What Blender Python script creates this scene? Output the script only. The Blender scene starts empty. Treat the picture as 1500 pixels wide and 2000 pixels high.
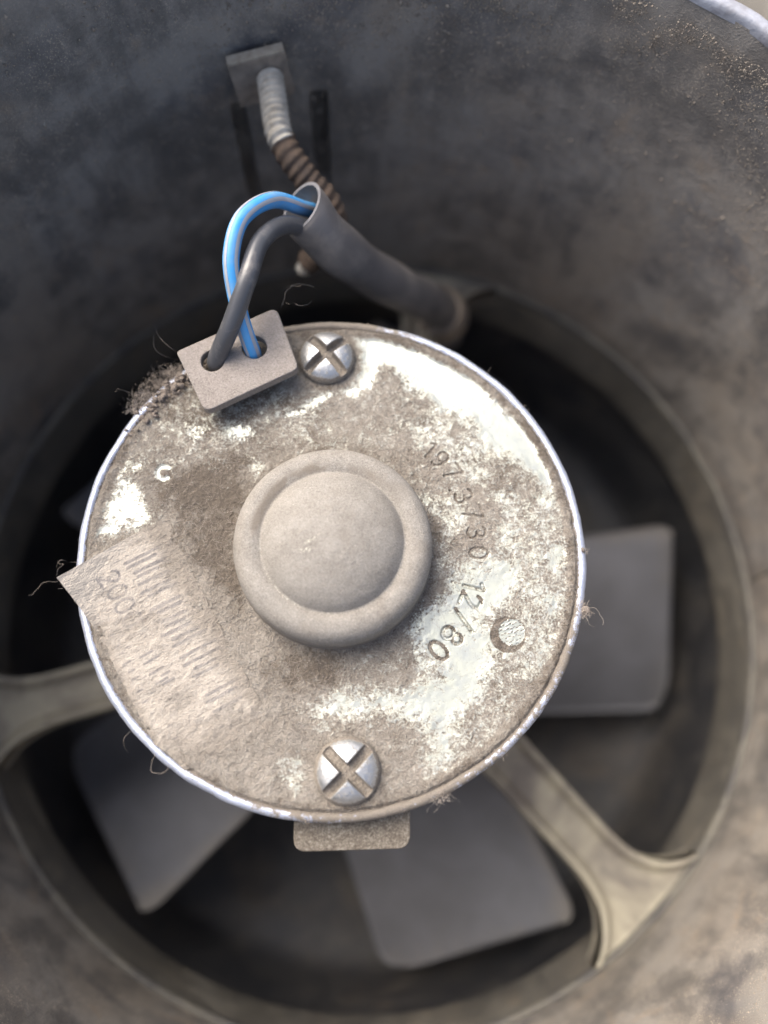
import bpy, math, random
import numpy as np
from mathutils import Vector, Matrix

random.seed(7); rng = np.random.default_rng(7)
K = 0.01            # everything below is laid out in centimetres, the motor face at z = 0, axis along z
ZOFF = 11.4         # height of the motor face above the ground, cm
sc = bpy.context.scene

# ------------------------------------------------------------------ camera
cam = bpy.data.cameras.new('camera'); camo = bpy.data.objects.new('camera', cam)
sc.collection.objects.link(camo); sc.camera = camo
camo.matrix_world = Matrix(((0.99942779, 0.0, -0.03382435, 0.310 * K),
                            (-0.0086608, 0.96666297, -0.25590562, -2.013 * K),
                            (0.03269675, 0.25605214, 0.96610984, (9.550 + ZOFF) * K),
                            (0, 0, 0, 1)))
cam.sensor_fit = 'VERTICAL'; cam.sensor_height = 36.0; cam.sensor_width = 27.0
cam.lens = 36.0 * 1480 / 2000
cam.clip_start = 0.005; cam.clip_end = 60.0
cam.dof.use_dof = True; cam.dof.focus_distance = 0.0955; cam.dof.aperture_fstop = 7.5

# ------------------------------------------------------------------ sky and sun (soft light from the upper left)
SUN_EL, SUN_AZ = math.radians(50), math.radians(-45)      # azimuth from +Y towards +X
world = bpy.data.worlds.new('World'); sc.world = world; world.use_nodes = True
wn = world.node_tree.nodes; wl = world.node_tree.links
sky = wn.new('ShaderNodeTexSky'); sky.sky_type = 'NISHITA'; sky.sun_disc = False
sky.sun_elevation = SUN_EL; sky.sun_rotation = SUN_AZ; sky.dust_density = 7.0; sky.air_density = 0.85; sky.ozone_density = 0.8
wl.new(sky.outputs[0], wn['Background'].inputs[0]); wn['Background'].inputs[1].default_value = 0.135
sun = bpy.data.lights.new('sun', 'SUN'); suno = bpy.data.objects.new('sun', sun); sc.collection.objects.link(suno)
sun.energy = 1.4; sun.angle = math.radians(55); sun.color = (1.0, 0.985, 0.955)
sd = Vector((math.sin(SUN_AZ) * math.cos(SUN_EL), math.cos(SUN_AZ) * math.cos(SUN_EL), math.sin(SUN_EL)))
suno.rotation_euler = sd.to_track_quat('Z', 'Y').to_euler(); suno.location = (-1, 1.3, 2.5)
sc.view_settings.view_transform = 'Standard'; sc.view_settings.look = 'None'
sc.view_settings.exposure = 1.08; sc.view_settings.gamma = 1.0
sc.cycles.use_denoising = True; sc.cycles.denoising_prefilter = 'ACCURATE'

# ------------------------------------------------------------------ numpy noise
_lat = rng.random((64, 64, 64)).astype(np.float32)
def vnoise(P, s):
    q = np.asarray(P, float) * s + 100.0
    i = np.floor(q).astype(int); f = q - i; f = f * f * (3 - 2 * f); i &= 63; j = (i + 1) & 63
    def L(a, b, c): return _lat[a, b, c]
    x0, y0, z0 = i[:, 0], i[:, 1], i[:, 2]; x1, y1, z1 = j[:, 0], j[:, 1], j[:, 2]
    fx, fy, fz = f[:, 0], f[:, 1], f[:, 2]
    a = L(x0, y0, z0) * (1 - fx) + L(x1, y0, z0) * fx; b = L(x0, y1, z0) * (1 - fx) + L(x1, y1, z0) * fx
    c = L(x0, y0, z1) * (1 - fx) + L(x1, y0, z1) * fx; d = L(x0, y1, z1) * (1 - fx) + L(x1, y1, z1) * fx
    return (a * (1 - fy) + b * fy) * (1 - fz) + (c * (1 - fy) + d * fy) * fz
def fbm(P, s, o=4):
    t = 0; a = .5; n = 0
    for k in range(o): t = t + a * vnoise(P + 7.3 * k, s * 2 ** k); n += a; a *= .55
    return t / n
def sstep(a, b, x): t = np.clip((x - a) / (b - a), 0, 1); return t * t * (3 - 2 * t)
def polysd(P, poly):
    """signed distance to a polygon, positive inside"""
    q = np.array(poly, float); n = len(q); d = np.full(len(P), 1e9); ins = np.zeros(len(P), bool)
    for k in range(n):
        a, b = q[k], q[(k + 1) % n]; e = b - a; w = P - a
        t = np.clip((w @ e) / (e @ e), 0, 1); d = np.minimum(d, np.hypot(*(w - t[:, None] * e).T))
        c = ((a[1] > P[:, 1]) != (b[1] > P[:, 1]))
        with np.errstate(divide='ignore', invalid='ignore'):
            xi = (b[0] - a[0]) * (P[:, 1] - a[1]) / (b[1] - a[1] if b[1] != a[1] else 1e-9) + a[0]
        ins ^= c & (P[:, 0] < xi)
    return np.where(ins, d, -d)
def segdist(P, pts):
    d = np.full(len(P), 1e9)
    for a, b in zip(pts[:-1], pts[1:]):
        a = np.array(a, float); b = np.array(b, float); e = b - a; w = P - a
        t = np.clip((w @ e) / max(e @ e, 1e-12), 0, 1); d = np.minimum(d, np.hypot(*(w - t[:, None] * e).T))
    return d

# ------------------------------------------------------------------ materials
def nodes(name):
    m = bpy.data.materials.new(name); m.use_nodes = True
    nt = m.node_tree; return m, nt, nt.nodes['Principled BSDF']
class NT:
    def __init__(s, nt): s.nt = nt
    def n(s, t, **k):
        o = s.nt.nodes.new(t)
        for a, v in k.items(): setattr(o, a, v)
        return o
    def l(s, a, b): s.nt.links.new(a, b)
    def coords(s, scale=100.0, sx=(1, 1, 1)):
        tc = s.n('ShaderNodeTexCoord'); mp = s.n('ShaderNodeMapping')
        mp.inputs['Scale'].default_value = tuple(scale * v for v in sx)
        s.l(tc.outputs['Object'], mp.inputs[0]); return mp.outputs[0]
    def noise(s, co, scale, detail=4, rough=.6, dist=0.0):
        o = s.n('ShaderNodeTexNoise'); o.inputs['Scale'].default_value = scale; o.inputs['Detail'].default_value = detail
        o.inputs['Roughness'].default_value = rough; o.inputs['Distortion'].default_value = dist
        s.l(co, o.inputs['Vector']); return o.outputs[0]
    def ramp(s, f, stops):
        o = s.n('ShaderNodeValToRGB'); e = o.color_ramp.elements
        while len(e) < len(stops): e.new(.5)
        for k, (p, c) in enumerate(stops):
            e[k].position = p; e[k].color = (c, c, c, 1) if not hasattr(c, '__len__') else (*c, 1)
        s.l(f, o.inputs[0]); return o.outputs[0]
    def mix(s, f, a, b):
        o = s.n('ShaderNodeMix', data_type='RGBA')
        for sock, v in ((o.inputs[0], f), (o.inputs[6], a), (o.inputs[7], b)):
            if hasattr(v, 'links'): s.l(v, sock)
            elif hasattr(v, '__len__'): sock.default_value = (*v, 1)
            else: sock.default_value = v
        return o.outputs[2]
    def math(s, op, a, b=0.0, c=None):
        o = s.n('ShaderNodeMath', operation=op)
        for k, v in enumerate((a, b, c)):
            if v is None: continue
            if hasattr(v, 'links'): s.l(v, o.inputs[k])
            else: o.inputs[k].default_value = v
        return o.outputs[0]
    def attr(s, name):
        o = s.n('ShaderNodeAttribute'); o.attribute_name = name; return o.outputs['Fac']
    def bump(s, h, strength, dist, prev=None):
        o = s.n('ShaderNodeBump'); o.inputs['Strength'].default_value = strength; o.inputs['Distance'].default_value = dist * K
        s.l(h, o.inputs['Height'])
        if prev is not None: s.l(prev, o.inputs['Normal'])
        return o.outputs[0]
def setp(nt, b, **k):
    for a, v in k.items():
        s = b.inputs[a.replace('_', ' ')]
        if hasattr(v, 'links'): nt.links.new(v, s)
        elif hasattr(v, '__len__'): s.default_value = (*v, 1)
        else: s.default_value = v

def mat_wall(name, dark, dust, amount, grain=(.30, .27, .20)):
    m, nt, b = nodes(name); h = NT(nt); co = h.coords()
    n1 = h.noise(co, .42, 4, .55, .8); n2 = h.noise(co, 2.2, 4, .6, .4); n3 = h.noise(co, 20, 4, .75); n4 = h.noise(co, 40, 2, .65)
    f = h.math('ADD', h.math('MULTIPLY', n1, .74), h.math('MULTIPLY', n2, .26))
    sm = h.n('ShaderNodeMapping'); sm.inputs['Scale'].default_value = (1, 1, .22); h.l(co, sm.inputs[0])
    f = h.math('ADD', f, h.math('MULTIPLY', h.math('SUBTRACT', h.noise(sm.outputs[0], 3.4, 4, .6), .5), .26))
    f = h.math('ADD', f, h.math('MULTIPLY', h.math('SUBTRACT', n3, .5), .20))
    f = h.ramp(f, [(.36 - amount, 0), (.50 - amount, .35), (.62 - amount, 1)])
    c = h.mix(f, dark, dust)
    smudge = h.ramp(h.noise(co, .45, 4, .55, .9), [(.54, 0), (.70, .65)])
    c = h.mix(smudge, c, (dark[0] * .52, dark[1] * .58, dark[2] * .78))
    stain = h.ramp(h.noise(co, .38, 3, .55, .6), [(.46, 0), (.62, .40)])
    c = h.mix(h.math('MULTIPLY', stain, f), c, (dust[0] * .86, dust[1] * .74, dust[2] * .60))
    rust = h.ramp(h.noise(co, 1.5, 5, .7, .5), [(.56, 0), (.72, .55)])
    c = h.mix(h.math('MULTIPLY', rust, f), c, (dust[0] * 1.15, dust[1] * .93, dust[2] * .72))
    g = h.math('MULTIPLY', h.ramp(n4, [(.57, 0), (.68, 1)]), h.math('MULTIPLY', h.ramp(n2, [(.42, 0), (.6, 1)]), .8))
    c = h.mix(g, c, grain)
    sp = h.ramp(h.noise(co, 60, 1, .5), [(.70, 0), (.76, .8)])
    c = h.mix(h.math('MULTIPLY', sp, f), c, (.42, .40, .35))
    hgt = h.math('ADD', h.math('MULTIPLY', n3, .6), h.math('MULTIPLY', n4, .5))
    nb = h.bump(hgt, .8, .02); nb = h.bump(n2, .15, .03, nb)
    setp(nt, b, Base_Color=c, Roughness=h.ramp(f, [(0, .42), (1, .85)]), Normal=nb)
    b.inputs['Specular IOR Level'].default_value = .4
    return m

def mat_simple(name, col, rough=.5, metal=0.0, col2=None, scale=3.0, lo=.4, hi=.65, bump=.0, bscale=20, bdist=.02, spec=.5):
    m, nt, b = nodes(name); h = NT(nt); co = h.coords()
    n = h.noise(co, scale, 6, .62, .4)
    c = h.mix(h.ramp(n, [(lo, 0), (hi, 1)]), col, col2 or tuple(v * .75 for v in col))
    setp(nt, b, Base_Color=c, Roughness=rough, Metallic=metal)
    b.inputs['Specular IOR Level'].default_value = spec
    if bump: setp(nt, b, Normal=h.bump(h.noise(co, bscale, 4, .65), bump, bdist))
    return m

DUST = (.27, .243, .205)
DUST_D = (.14, .117, .093)
DUST_L = (.375, .342, .295)

def mat_face():
    m, nt, b = nodes('dusty_zinc'); h = NT(nt); co = h.coords()
    bare = h.attr('bare'); tone = h.attr('tone')
    n1 = h.noise(co, 3.2, 5, .62, .3); n2 = h.noise(co, 13, 4, .7); n3 = h.noise(co, 38, 3, .7); n4 = h.noise(co, 7, 4, .65, .5)
    e = h.math('ADD', bare, h.math('MULTIPLY', h.math('SUBTRACT', n1, .5), .8))
    e = h.math('ADD', e, h.math('MULTIPLY', h.math('SUBTRACT', n2, .5), 1.5))
    e = h.math('ADD', e, h.math('MULTIPLY', h.math('SUBTRACT', n3, .5), 1.5))
    f = h.ramp(e, [(.34, 0), (.54, .42), (.84, 1)])
    t = h.math('ADD', tone, h.math('MULTIPLY', h.math('SUBTRACT', n4, .5), 1.0))
    t = h.math('ADD', t, h.math('MULTIPLY', h.math('SUBTRACT', h.noise(co, 1.4, 3, .6, .5), .5), .9))
    t = h.math('ADD', t, h.math('MULTIPLY', h.math('SUBTRACT', n3, .5), 1.0))
    t = h.math('ADD', t, h.math('MULTIPLY', h.math('SUBTRACT', n2, .5), .5))
    dust = h.ramp(t, [(.12, DUST_D), (.5, DUST), (.92, DUST_L)])
    zn = h.mix(h.ramp(h.noise(co, 5, 4, .6), [(.35, 0), (.7, 1)]), (.53, .55, .465), (.42, .445, .42))
    zn = h.mix(h.ramp(h.noise(co, 30, 3, .7), [(.62, 0), (.75, .6)]), zn, (.33, .30, .25))
    c = h.mix(f, dust, zn)
    nb = h.bump(h.math('ADD', h.math('MULTIPLY', n3, .9), n2), 1.0, .045)
    nb2 = h.bump(n2, .25, .01)
    mx = h.n('ShaderNodeMix', data_type='VECTOR'); h.l(f, mx.inputs[0]); h.l(nb, mx.inputs[4]); h.l(nb2, mx.inputs[5])
    setp(nt, b, Base_Color=c, Roughness=h.ramp(f, [(0, .95), (1, .36)]), Metallic=h.math('MULTIPLY', f, .6), Normal=mx.outputs[1])
    b.inputs['Specular IOR Level'].default_value = .35
    return m

def mat_dust(name, base, light, dark, bare=False, scale=30):
    """dust-covered metal; 'wear' attribute shows the zinc under it"""
    m, nt, b = nodes(name); h = NT(nt); co = h.coords()
    n2 = h.noise(co, scale, 3, .7); n1 = h.noise(co, 4, 4, .6); n3 = h.noise(co, scale * 2.2, 1, .5)
    t = h.math('ADD', h.math('MULTIPLY', n1, .20), h.math('MULTIPLY', h.math('ADD', n2, n3), .40))
    c = h.ramp(t, [(.34, dark), (.5, base), (.66, light)])
    nb = h.bump(h.math('ADD', n2, n3), .5, .015)
    if bare:
        w = h.math('ADD', h.attr('wear'), h.math('MULTIPLY', h.math('SUBTRACT', n2, .5), .9))
        w = h.math('ADD', w, h.math('MULTIPLY', h.math('SUBTRACT', n3, .5), .8))
        f = h.ramp(w, [(.45, 0), (.62, 1)])
        c = h.mix(f, c, (.70, .68, .56))
        c = h.mix(h.attr('grime'), c, h.mix(n2, DUST_D, DUST))
        setp(nt, b, Metallic=h.math('MULTIPLY', f, .6), Roughness=h.ramp(f, [(0, .92), (1, .38)]))
    else: setp(nt, b, Roughness=.95)
    setp(nt, b, Base_Color=c, Normal=nb); b.inputs['Specular IOR Level'].default_value = .3
    return m

def mat_screw():
    m, nt, b = nodes('screw_zinc'); h = NT(nt); co = h.coords()
    n2 = h.noise(co, 22, 4, .7); n3 = h.noise(co, 60, 2, .6)
    w = h.math('ADD', h.attr('dust'), h.math('MULTIPLY', h.math('SUBTRACT', n2, .5), 1.0))
    w = h.math('ADD', w, h.math('MULTIPLY', h.math('SUBTRACT', n3, .5), .6))
    f = h.ramp(w, [(.42, 0), (.6, 1)])
    d = h.ramp(n3, [(.35, DUST_D), (.65, DUST)])
    c = h.mix(f, h.mix(n2, (.42, .43, .43), (.66, .67, .66)), d)
    setp(nt, b, Base_Color=c, Metallic=h.math('SUBTRACT', .9, h.math('MULTIPLY', f, .9)), Roughness=h.ramp(f, [(0, .42), (1, .95)]),
         Normal=h.bump(h.math('ADD', n2, n3), .35, .012))
    return m

def mat_paper():
    m, nt, b = nodes('dusty_paper'); h = NT(nt)
    co = h.coords(); rot = h.n('ShaderNodeMapping'); rot.inputs['Rotation'].default_value = (0, 0, math.radians(-31)); h.l(co, rot.inputs[0])
    st = h.n('ShaderNodeMapping'); st.inputs['Scale'].default_value = (1.0, 3.2, 1); h.l(rot.outputs[0], st.inputs[0])
    s1 = h.noise(st.outputs[0], 4.5, 5, .7); n1 = h.noise(co, 1.6, 5, .6, .4); n3 = h.noise(co, 40, 2, .6); s2 = h.noise(st.outputs[0], 13, 3, .65)
    t = h.math('ADD', h.math('MULTIPLY', n1, .5), h.math('MULTIPLY', s1, .35))
    t = h.math('ADD', t, h.math('MULTIPLY', h.math('ADD', s2, n3), .16))
    t = h.math('ADD', t, h.math('MULTIPLY', h.attr('tone'), .25))
    c = h.ramp(t, [(.40, (.165, .142, .122)), (.50, (.295, .268, .230)), (.61, (.44, .40, .345))])
    ink = h.math('MULTIPLY', h.attr('ink'), h.ramp(h.math('ADD', h.math('MULTIPLY', n1, .9), h.math('ADD', h.math('MULTIPLY', s2, .5), h.math('MULTIPLY', n3, .3))), [(.58, 0), (.92, .85)]))
    c = h.mix(ink, c, (.15, .148, .155))
    c = h.mix(h.attr('fade'), c, h.mix(n3, DUST_D, DUST))
    setp(nt, b, Base_Color=c, Roughness=.95, Normal=h.bump(h.math('ADD', s1, h.math('MULTIPLY', h.math('ADD', s2, n3), .9)), .7, .03))
    b.inputs['Specular IOR Level'].default_value = .2
    return m

M = {}
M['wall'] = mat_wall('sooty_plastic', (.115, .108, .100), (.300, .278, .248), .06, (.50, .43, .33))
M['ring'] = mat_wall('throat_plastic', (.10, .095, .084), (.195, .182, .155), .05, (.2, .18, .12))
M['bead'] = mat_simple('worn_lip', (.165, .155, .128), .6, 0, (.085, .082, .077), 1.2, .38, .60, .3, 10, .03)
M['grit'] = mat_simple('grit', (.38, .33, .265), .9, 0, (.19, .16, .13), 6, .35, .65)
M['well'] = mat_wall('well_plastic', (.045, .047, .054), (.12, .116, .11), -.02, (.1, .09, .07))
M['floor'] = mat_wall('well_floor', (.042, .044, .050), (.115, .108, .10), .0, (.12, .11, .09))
M['rim'] = mat_simple('worn_rim', (.36, .38, .43), .6, 0, (.22, .22, .24), 3, .4, .65, .4, 12, .03)
def mat_blade():
    m, nt, b = nodes('fan_plastic'); h = NT(nt); co = h.coords()
    n1 = h.noise(co, .9, 5, .6, .5); n2 = h.noise(co, 5, 5, .65, .4); n3 = h.noise(co, 30, 2, .6)
    f = h.math('ADD', h.attr('edge'), h.math('MULTIPLY', h.math('SUBTRACT', n2, .5), .9))
    f = h.math('ADD', f, h.math('MULTIPLY', h.math('SUBTRACT', n1, .45), .8))
    c = h.mix(h.ramp(n1, [(.3, 0), (.7, 1)]), (.195, .20, .22), (.145, .148, .16))
    c = h.mix(h.ramp(f, [(.25, 0), (.9, .75)]), c, (.26, .242, .218))
    setp(nt, b, Base_Color=c, Roughness=.62, Normal=h.bump(h.math('ADD', n2, n3), .3, .012)); b.inputs['Specular IOR Level'].default_value = .35
    return m
M['blade'] = mat_blade()
M['spoke'] = mat_simple('passivated_steel', (.38, .35, .27), .7, .05, (.18, .162, .14), .8, .42, .62, .35, 10, .03)
M['face'] = mat_face()
def mat_crimp():
    m, nt, b = nodes('zinc_crimp'); h = NT(nt); co = h.coords()
    n2 = h.noise(co, 9, 5, .7); n3 = h.noise(co, 40, 2, .6)
    w = h.math('ADD', h.attr('dust'), h.math('MULTIPLY', h.math('SUBTRACT', n2, .5), 1.3))
    f = h.ramp(h.math('ADD', w, h.math('MULTIPLY', h.math('SUBTRACT', n3, .5), .6)), [(.45, 0), (.6, 1)])
    c = h.mix(f, h.mix(n2, (.42, .47, .60), (.56, .60, .68)), h.mix(n3, DUST_D, DUST))
    setp(nt, b, Base_Color=c, Metallic=h.math('SUBTRACT', .5, h.math('MULTIPLY', f, .5)), Roughness=h.ramp(f, [(0, .4), (1, .95)]), Normal=h.bump(h.math('ADD', n2, n3), .4, .02))
    return m
M['crimp'] = mat_crimp()
M['can'] = mat_simple('can_side', (.25, .25, .26), .5, .6)
M['dome'] = mat_dust('dome_dust', (.268, .250, .220), (.40, .375, .335), (.155, .138, .116), True, 46)
M['screw'] = mat_screw()
M['board'] = mat_dust('board_dust', (.27, .24, .215), (.36, .325, .295), (.17, .15, .13), False, 34)
M['clump'] = mat_dust('clump_dust', (.23, .195, .165), (.33, .29, .25), (.12, .10, .08), False, 30)
M['paper'] = mat_paper()
M['fuzz'] = mat_simple('lint', (.42, .37, .32), .95, 0, (.27, .23, .19), 2, .35, .65, spec=.2)
M['blue'] = mat_simple('blue_pvc', (.055, .33, .72), .40, 0, (.22, .35, .50), 2.2, .42, .80, .15, 30, .01)
M['black'] = mat_simple('black_pvc', (.075, .078, .085), .28, 0, (.19, .18, .17), 3.0, .52, .72, .25, 26, .01)
M['stripe'] = mat_simple('grey_pvc', (.38, .40, .44), .5, 0, (.30, .32, .36), 3)
M['sleeve'] = mat_simple('sleeve_pvc', (.125, .118, .115), .34, 0, (.23, .21, .19), 1.3, .45, .68, .3, 14, .015)
M['sleeve_cut'] = mat_simple('sleeve_cut_edge', (.20, .20, .21), .5, 0, (.14, .14, .15), 6)
M['thread'] = mat_simple('zinc_thread', (.56, .53, .46), .7, .0, (.30, .27, .22), 3, .45, .7, .4, 20, .02)
M['rust'] = mat_simple('rusty_spring', (.115, .08, .056), .85, .0, (.06, .045, .036), 3, .4, .65, .5, 18, .03)
M['washer'] = mat_simple('dirty_washer', (.34, .285, .23), .85, .0, (.20, .17, .14), 3, .4, .65, .4, 16, .02)
M['washer_edge'] = mat_simple('dusty_edge', (.40, .36, .29), .9, 0, (.3, .26, .2), 8)
M['tab'] = mat_dust('tab_dust', (.15, .13, .105), (.27, .25, .21), (.085, .072, .058), True, 16)
M['ground'] = mat_simple('ground_sand', (.20, .185, .155), .9, 0, (.10, .093, .08), 1.5, .4, .6, .6, 6, .1)
M['pebble'] = mat_simple('pebble_stone', (.36, .34, .30), .85, 0, (.16, .15, .13), .9, .42, .6, .4, 12, .04)

# ------------------------------------------------------------------ mesh helpers
def base_of(parent):
    v = Vector((0, 0, 0))
    while parent is not None: v += parent.location; parent = parent.parent
    return np.array(v)
def obj(name, V, Fc, mat, parent=None, smooth=True, attrs=None, origin=None):
    """one mesh object; V in cm"""
    V = (np.asarray(V, float) + (0, 0, ZOFF)) * K
    o0 = base_of(parent) if parent is not None else (np.zeros(3) if origin is None else (np.array(origin, float) + (0, 0, ZOFF)) * K)
    me = bpy.data.meshes.new(name); V = V - o0
    Fc = np.asarray(Fc) if not isinstance(Fc, list) else Fc
    if isinstance(Fc, np.ndarray):
        n = Fc.shape[1]; me.vertices.add(len(V)); me.vertices.foreach_set('co', V.astype(np.float32).ravel())
        me.loops.add(Fc.size); me.loops.foreach_set('vertex_index', Fc.astype(np.int32).ravel())
        me.polygons.add(len(Fc)); me.polygons.foreach_set('loop_start', np.arange(0, Fc.size, n, dtype=np.int32))
        me.update(calc_edges=True); me.validate()
    else:
        me.from_pydata([tuple(v) for v in V], [], Fc); me.update()
    if smooth: me.polygons.foreach_set('use_smooth', [True] * len(me.polygons))
    for a, v in (attrs or {}).items():
        at = me.attributes.new(a, 'FLOAT', 'POINT'); at.data.foreach_set('value', np.asarray(v, np.float32))
    me.materials.append(M[mat] if isinstance(mat, str) else mat)
    o = bpy.data.objects.new(name, me); sc.collection.objects.link(o)
    if parent is not None: o.parent = parent
    elif origin is not None: o.location = o0
    return o
def thing(name, label, cat, loc=(0, 0, 0), group=None):
    o = bpy.data.objects.new(name, None); sc.collection.objects.link(o); o.empty_display_size = .01
    o.location = (Vector(loc) + Vector((0, 0, ZOFF))) * K
    return tag(o, label, cat, group)
def tag(o, label, cat, group=None):
    o['label'] = label; o['category'] = cat
    if group: o['group'] = group
    return o
def grid_faces(nu, nv, wrap_v=False):
    i = np.arange(nu - 1)[:, None]; j = np.arange(nv if wrap_v else nv - 1)[None, :]; j2 = (j + 1) % nv
    return np.stack(np.broadcast_arrays(i * nv + j, (i + 1) * nv + j, (i + 1) * nv + j2, i * nv + j2), -1).reshape(-1, 4)
def revolve(profile, angs, cx=0, cy=0):
    pr = np.array(profile, float); A = np.asarray(angs)
    V = np.stack([cx + pr[:, 0:1] * np.cos(A), cy + pr[:, 0:1] * np.sin(A), np.broadcast_to(pr[:, 1:2], (len(pr), len(A)))], -1)
    return V.reshape(-1, 3), grid_faces(len(pr), len(A), True)
def full(n): return np.linspace(0, 2 * np.pi, n, endpoint=False)
def smooth_profile(pts, n):
    """resample a polyline profile evenly with n points after rounding it"""
    p = np.array(pts, float)
    for _ in range(3):
        q = [p[0]]
        for a, b in zip(p[:-1], p[1:]): q += [a * .75 + b * .25, a * .25 + b * .75]
        q.append(p[-1]); p = np.array(q)
    s = np.r_[0, np.cumsum(np.hypot(*np.diff(p, axis=0).T))]
    t = np.linspace(0, s[-1], n); return np.stack([np.interp(t, s, p[:, 0]), np.interp(t, s, p[:, 1])], 1)
def path(pts, n):
    """Catmull-Rom through points"""
    P = np.array(pts, float); P = np.vstack([2 * P[0] - P[1], P, 2 * P[-1] - P[-2]]); out = []
    m = len(P) - 3; per = max(2, n // m)
    for k in range(m):
        p0, p1, p2, p3 = P[k:k + 4]
        for t in np.linspace(0, 1, per, endpoint=(k == m - 1)):
            out.append(.5 * ((2 * p1) + (-p0 + p2) * t + (2 * p0 - 5 * p1 + 4 * p2 - p3) * t * t + (-p0 + 3 * p1 - 3 * p2 + p3) * t ** 3))
    return np.array(out)
def frames(C):
    T = np.gradient(C, axis=0); T /= np.linalg.norm(T, axis=1)[:, None]
    n = np.cross(T[0], (0, 0, 1.0)); n = n / np.linalg.norm(n); N = []
    for t in T:
        n = n - t * (n @ t); n /= np.linalg.norm(n); N.append(n.copy())
    N = np.array(N); return T, N, np.cross(T, N)
def tube(C, rad, nv=20, cap=True, rfun=None, a0=0, a1=2 * np.pi):
    C = np.asarray(C); T, N, B = frames(C); r = np.broadcast_to(np.asarray(rad, float), (len(C),))
    wrap = abs(a1 - a0 - 2 * np.pi) < 1e-6
    A = np.linspace(a0, a1, nv, endpoint=not wrap)
    R = np.broadcast_to(r[:, None], (len(C), nv)).copy()
    if rfun is not None: R = R * rfun(np.arange(len(C))[:, None], A[None, :])
    V = C[:, None] + R[..., None] * (np.cos(A)[None, :, None] * N[:, None] + np.sin(A)[None, :, None] * B[:, None])
    V = V.reshape(-1, 3); Fq = [tuple(f) for f in grid_faces(len(C), nv, wrap)]
    if cap and wrap: Fq += [tuple(range(nv - 1, -1, -1)), tuple(range(len(V) - nv, len(V)))]
    return V, Fq
def plate(name, outer, z0, z1, mat, parent, holes=(), bevel=.02):
    """flat plate with holes: a filled 2D curve, extruded, turned into a mesh"""
    cu = bpy.data.curves.new('tmp', 'CURVE'); cu.dimensions = '2D'; cu.fill_mode = 'BOTH'
    for pts in [outer, *holes]:
        s = cu.splines.new('POLY'); s.points.add(len(pts) - 1); s.use_cyclic_u = True
        for q, (x, y) in zip(s.points, pts): q.co = (x, y, 0, 1)
    cu.extrude = (z1 - z0) / 2 - bevel; cu.bevel_depth = bevel; cu.bevel_resolution = 2; cu.offset = -bevel
    t = bpy.data.objects.new('tmp', cu); sc.collection.objects.link(t)
    dg = bpy.context.evaluated_depsgraph_get(); me = bpy.data.meshes.new_from_object(t.evaluated_get(dg))
    V = np.array([v.co for v in me.vertices]) + (0, 0, (z0 + z1) / 2); Fc = [tuple(p.vertices) for p in me.polygons]
    bpy.data.objects.remove(t); bpy.data.curves.remove(cu); bpy.data.meshes.remove(me)
    return obj(name, V, Fc, mat, parent, smooth=False)
def round_poly(pts, r, n=5):
    P = [np.array(p, float) for p in pts]; out = []
    for k in range(len(P)):
        a, b, c = P[k - 1], P[k], P[(k + 1) % len(P)]
        rr = r[k] if hasattr(r, '__len__') else r
        p0 = b + (a - b) / np.linalg.norm(a - b) * rr; p1 = b + (c - b) / np.linalg.norm(c - b) * rr
        for t in np.linspace(0, 1, n): out.append((1 - t) ** 2 * p0 + 2 * t * (1 - t) * b + t * t * p1)
    return [tuple(p) for p in out]
def circle(cx, cy, r, n=28): return [(cx + r * math.cos(a), cy + r * math.sin(a)) for a in full(n)]

# ================================================================== ground outside the shroud
S = 400.0
g = obj('ground', [(-S, -S, -ZOFF), (S, -S, -ZOFF), (S, S, -ZOFF), (-S, S, -ZOFF)], [(0, 1, 2, 3)], 'ground', smooth=False)
g['kind'] = 'structure'
ico = []
t_ = (1 + 5 ** .5) / 2
IV = np.array([(-1, t_, 0), (1, t_, 0), (-1, -t_, 0), (1, -t_, 0), (0, -1, t_), (0, 1, t_), (0, -1, -t_), (0, 1, -t_), (t_, 0, -1), (t_, 0, 1), (-t_, 0, -1), (-t_, 0, 1)], float)
IV /= np.linalg.norm(IV[0])
IF = [(0, 11, 5), (0, 5, 1), (0, 1, 7), (0, 7, 10), (0, 10, 11), (1, 5, 9), (5, 11, 4), (11, 10, 2), (10, 7, 6), (7, 1, 8), (3, 9, 4), (3, 4, 2), (3, 2, 6), (3, 6, 8), (3, 8, 9), (4, 9, 5), (2, 4, 11), (6, 2, 10), (8, 6, 7), (9, 8, 1)]
def subdiv(V, Fc):
    V = [tuple(v) for v in V]; c = {}; out = []
    def mid(a, b):
        k = (min(a, b), max(a, b))
        if k not in c:
            m = (np.array(V[a]) + V[b]) / 2; V.append(tuple(m / np.linalg.norm(m))); c[k] = len(V) - 1
        return c[k]
    for a, b, d in Fc:
        x, y, z = mid(a, b), mid(b, d), mid(d, a); out += [(a, x, z), (b, y, x), (d, z, y), (x, y, z)]
    return np.array(V), out
IV, IF = subdiv(*subdiv(IV, IF)); IF = np.array(IF)
GV, GF = [], []; n0 = 0
for k in range(900):
    a = rng.uniform(0, 2 * np.pi) if k < 250 else rng.uniform(.55, 1.35)
    r = rng.uniform(9, 24); s = rng.uniform(.18, .55)
    v = IV * (1 + .35 * (vnoise(IV + k * 3.1, 1.3)[:, None] - .5)) * (s, s * rng.uniform(.6, 1), s * .65)
    c_, s_ = math.cos(a * 9), math.sin(a * 9)
    v = v @ np.array([[c_, -s_, 0], [s_, c_, 0], [0, 0, 1]]) + (r * math.cos(a) + .54, r * math.sin(a), -ZOFF + s * .4)
    GV.append(v); GF.append(IF + n0); n0 += len(v)
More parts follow.
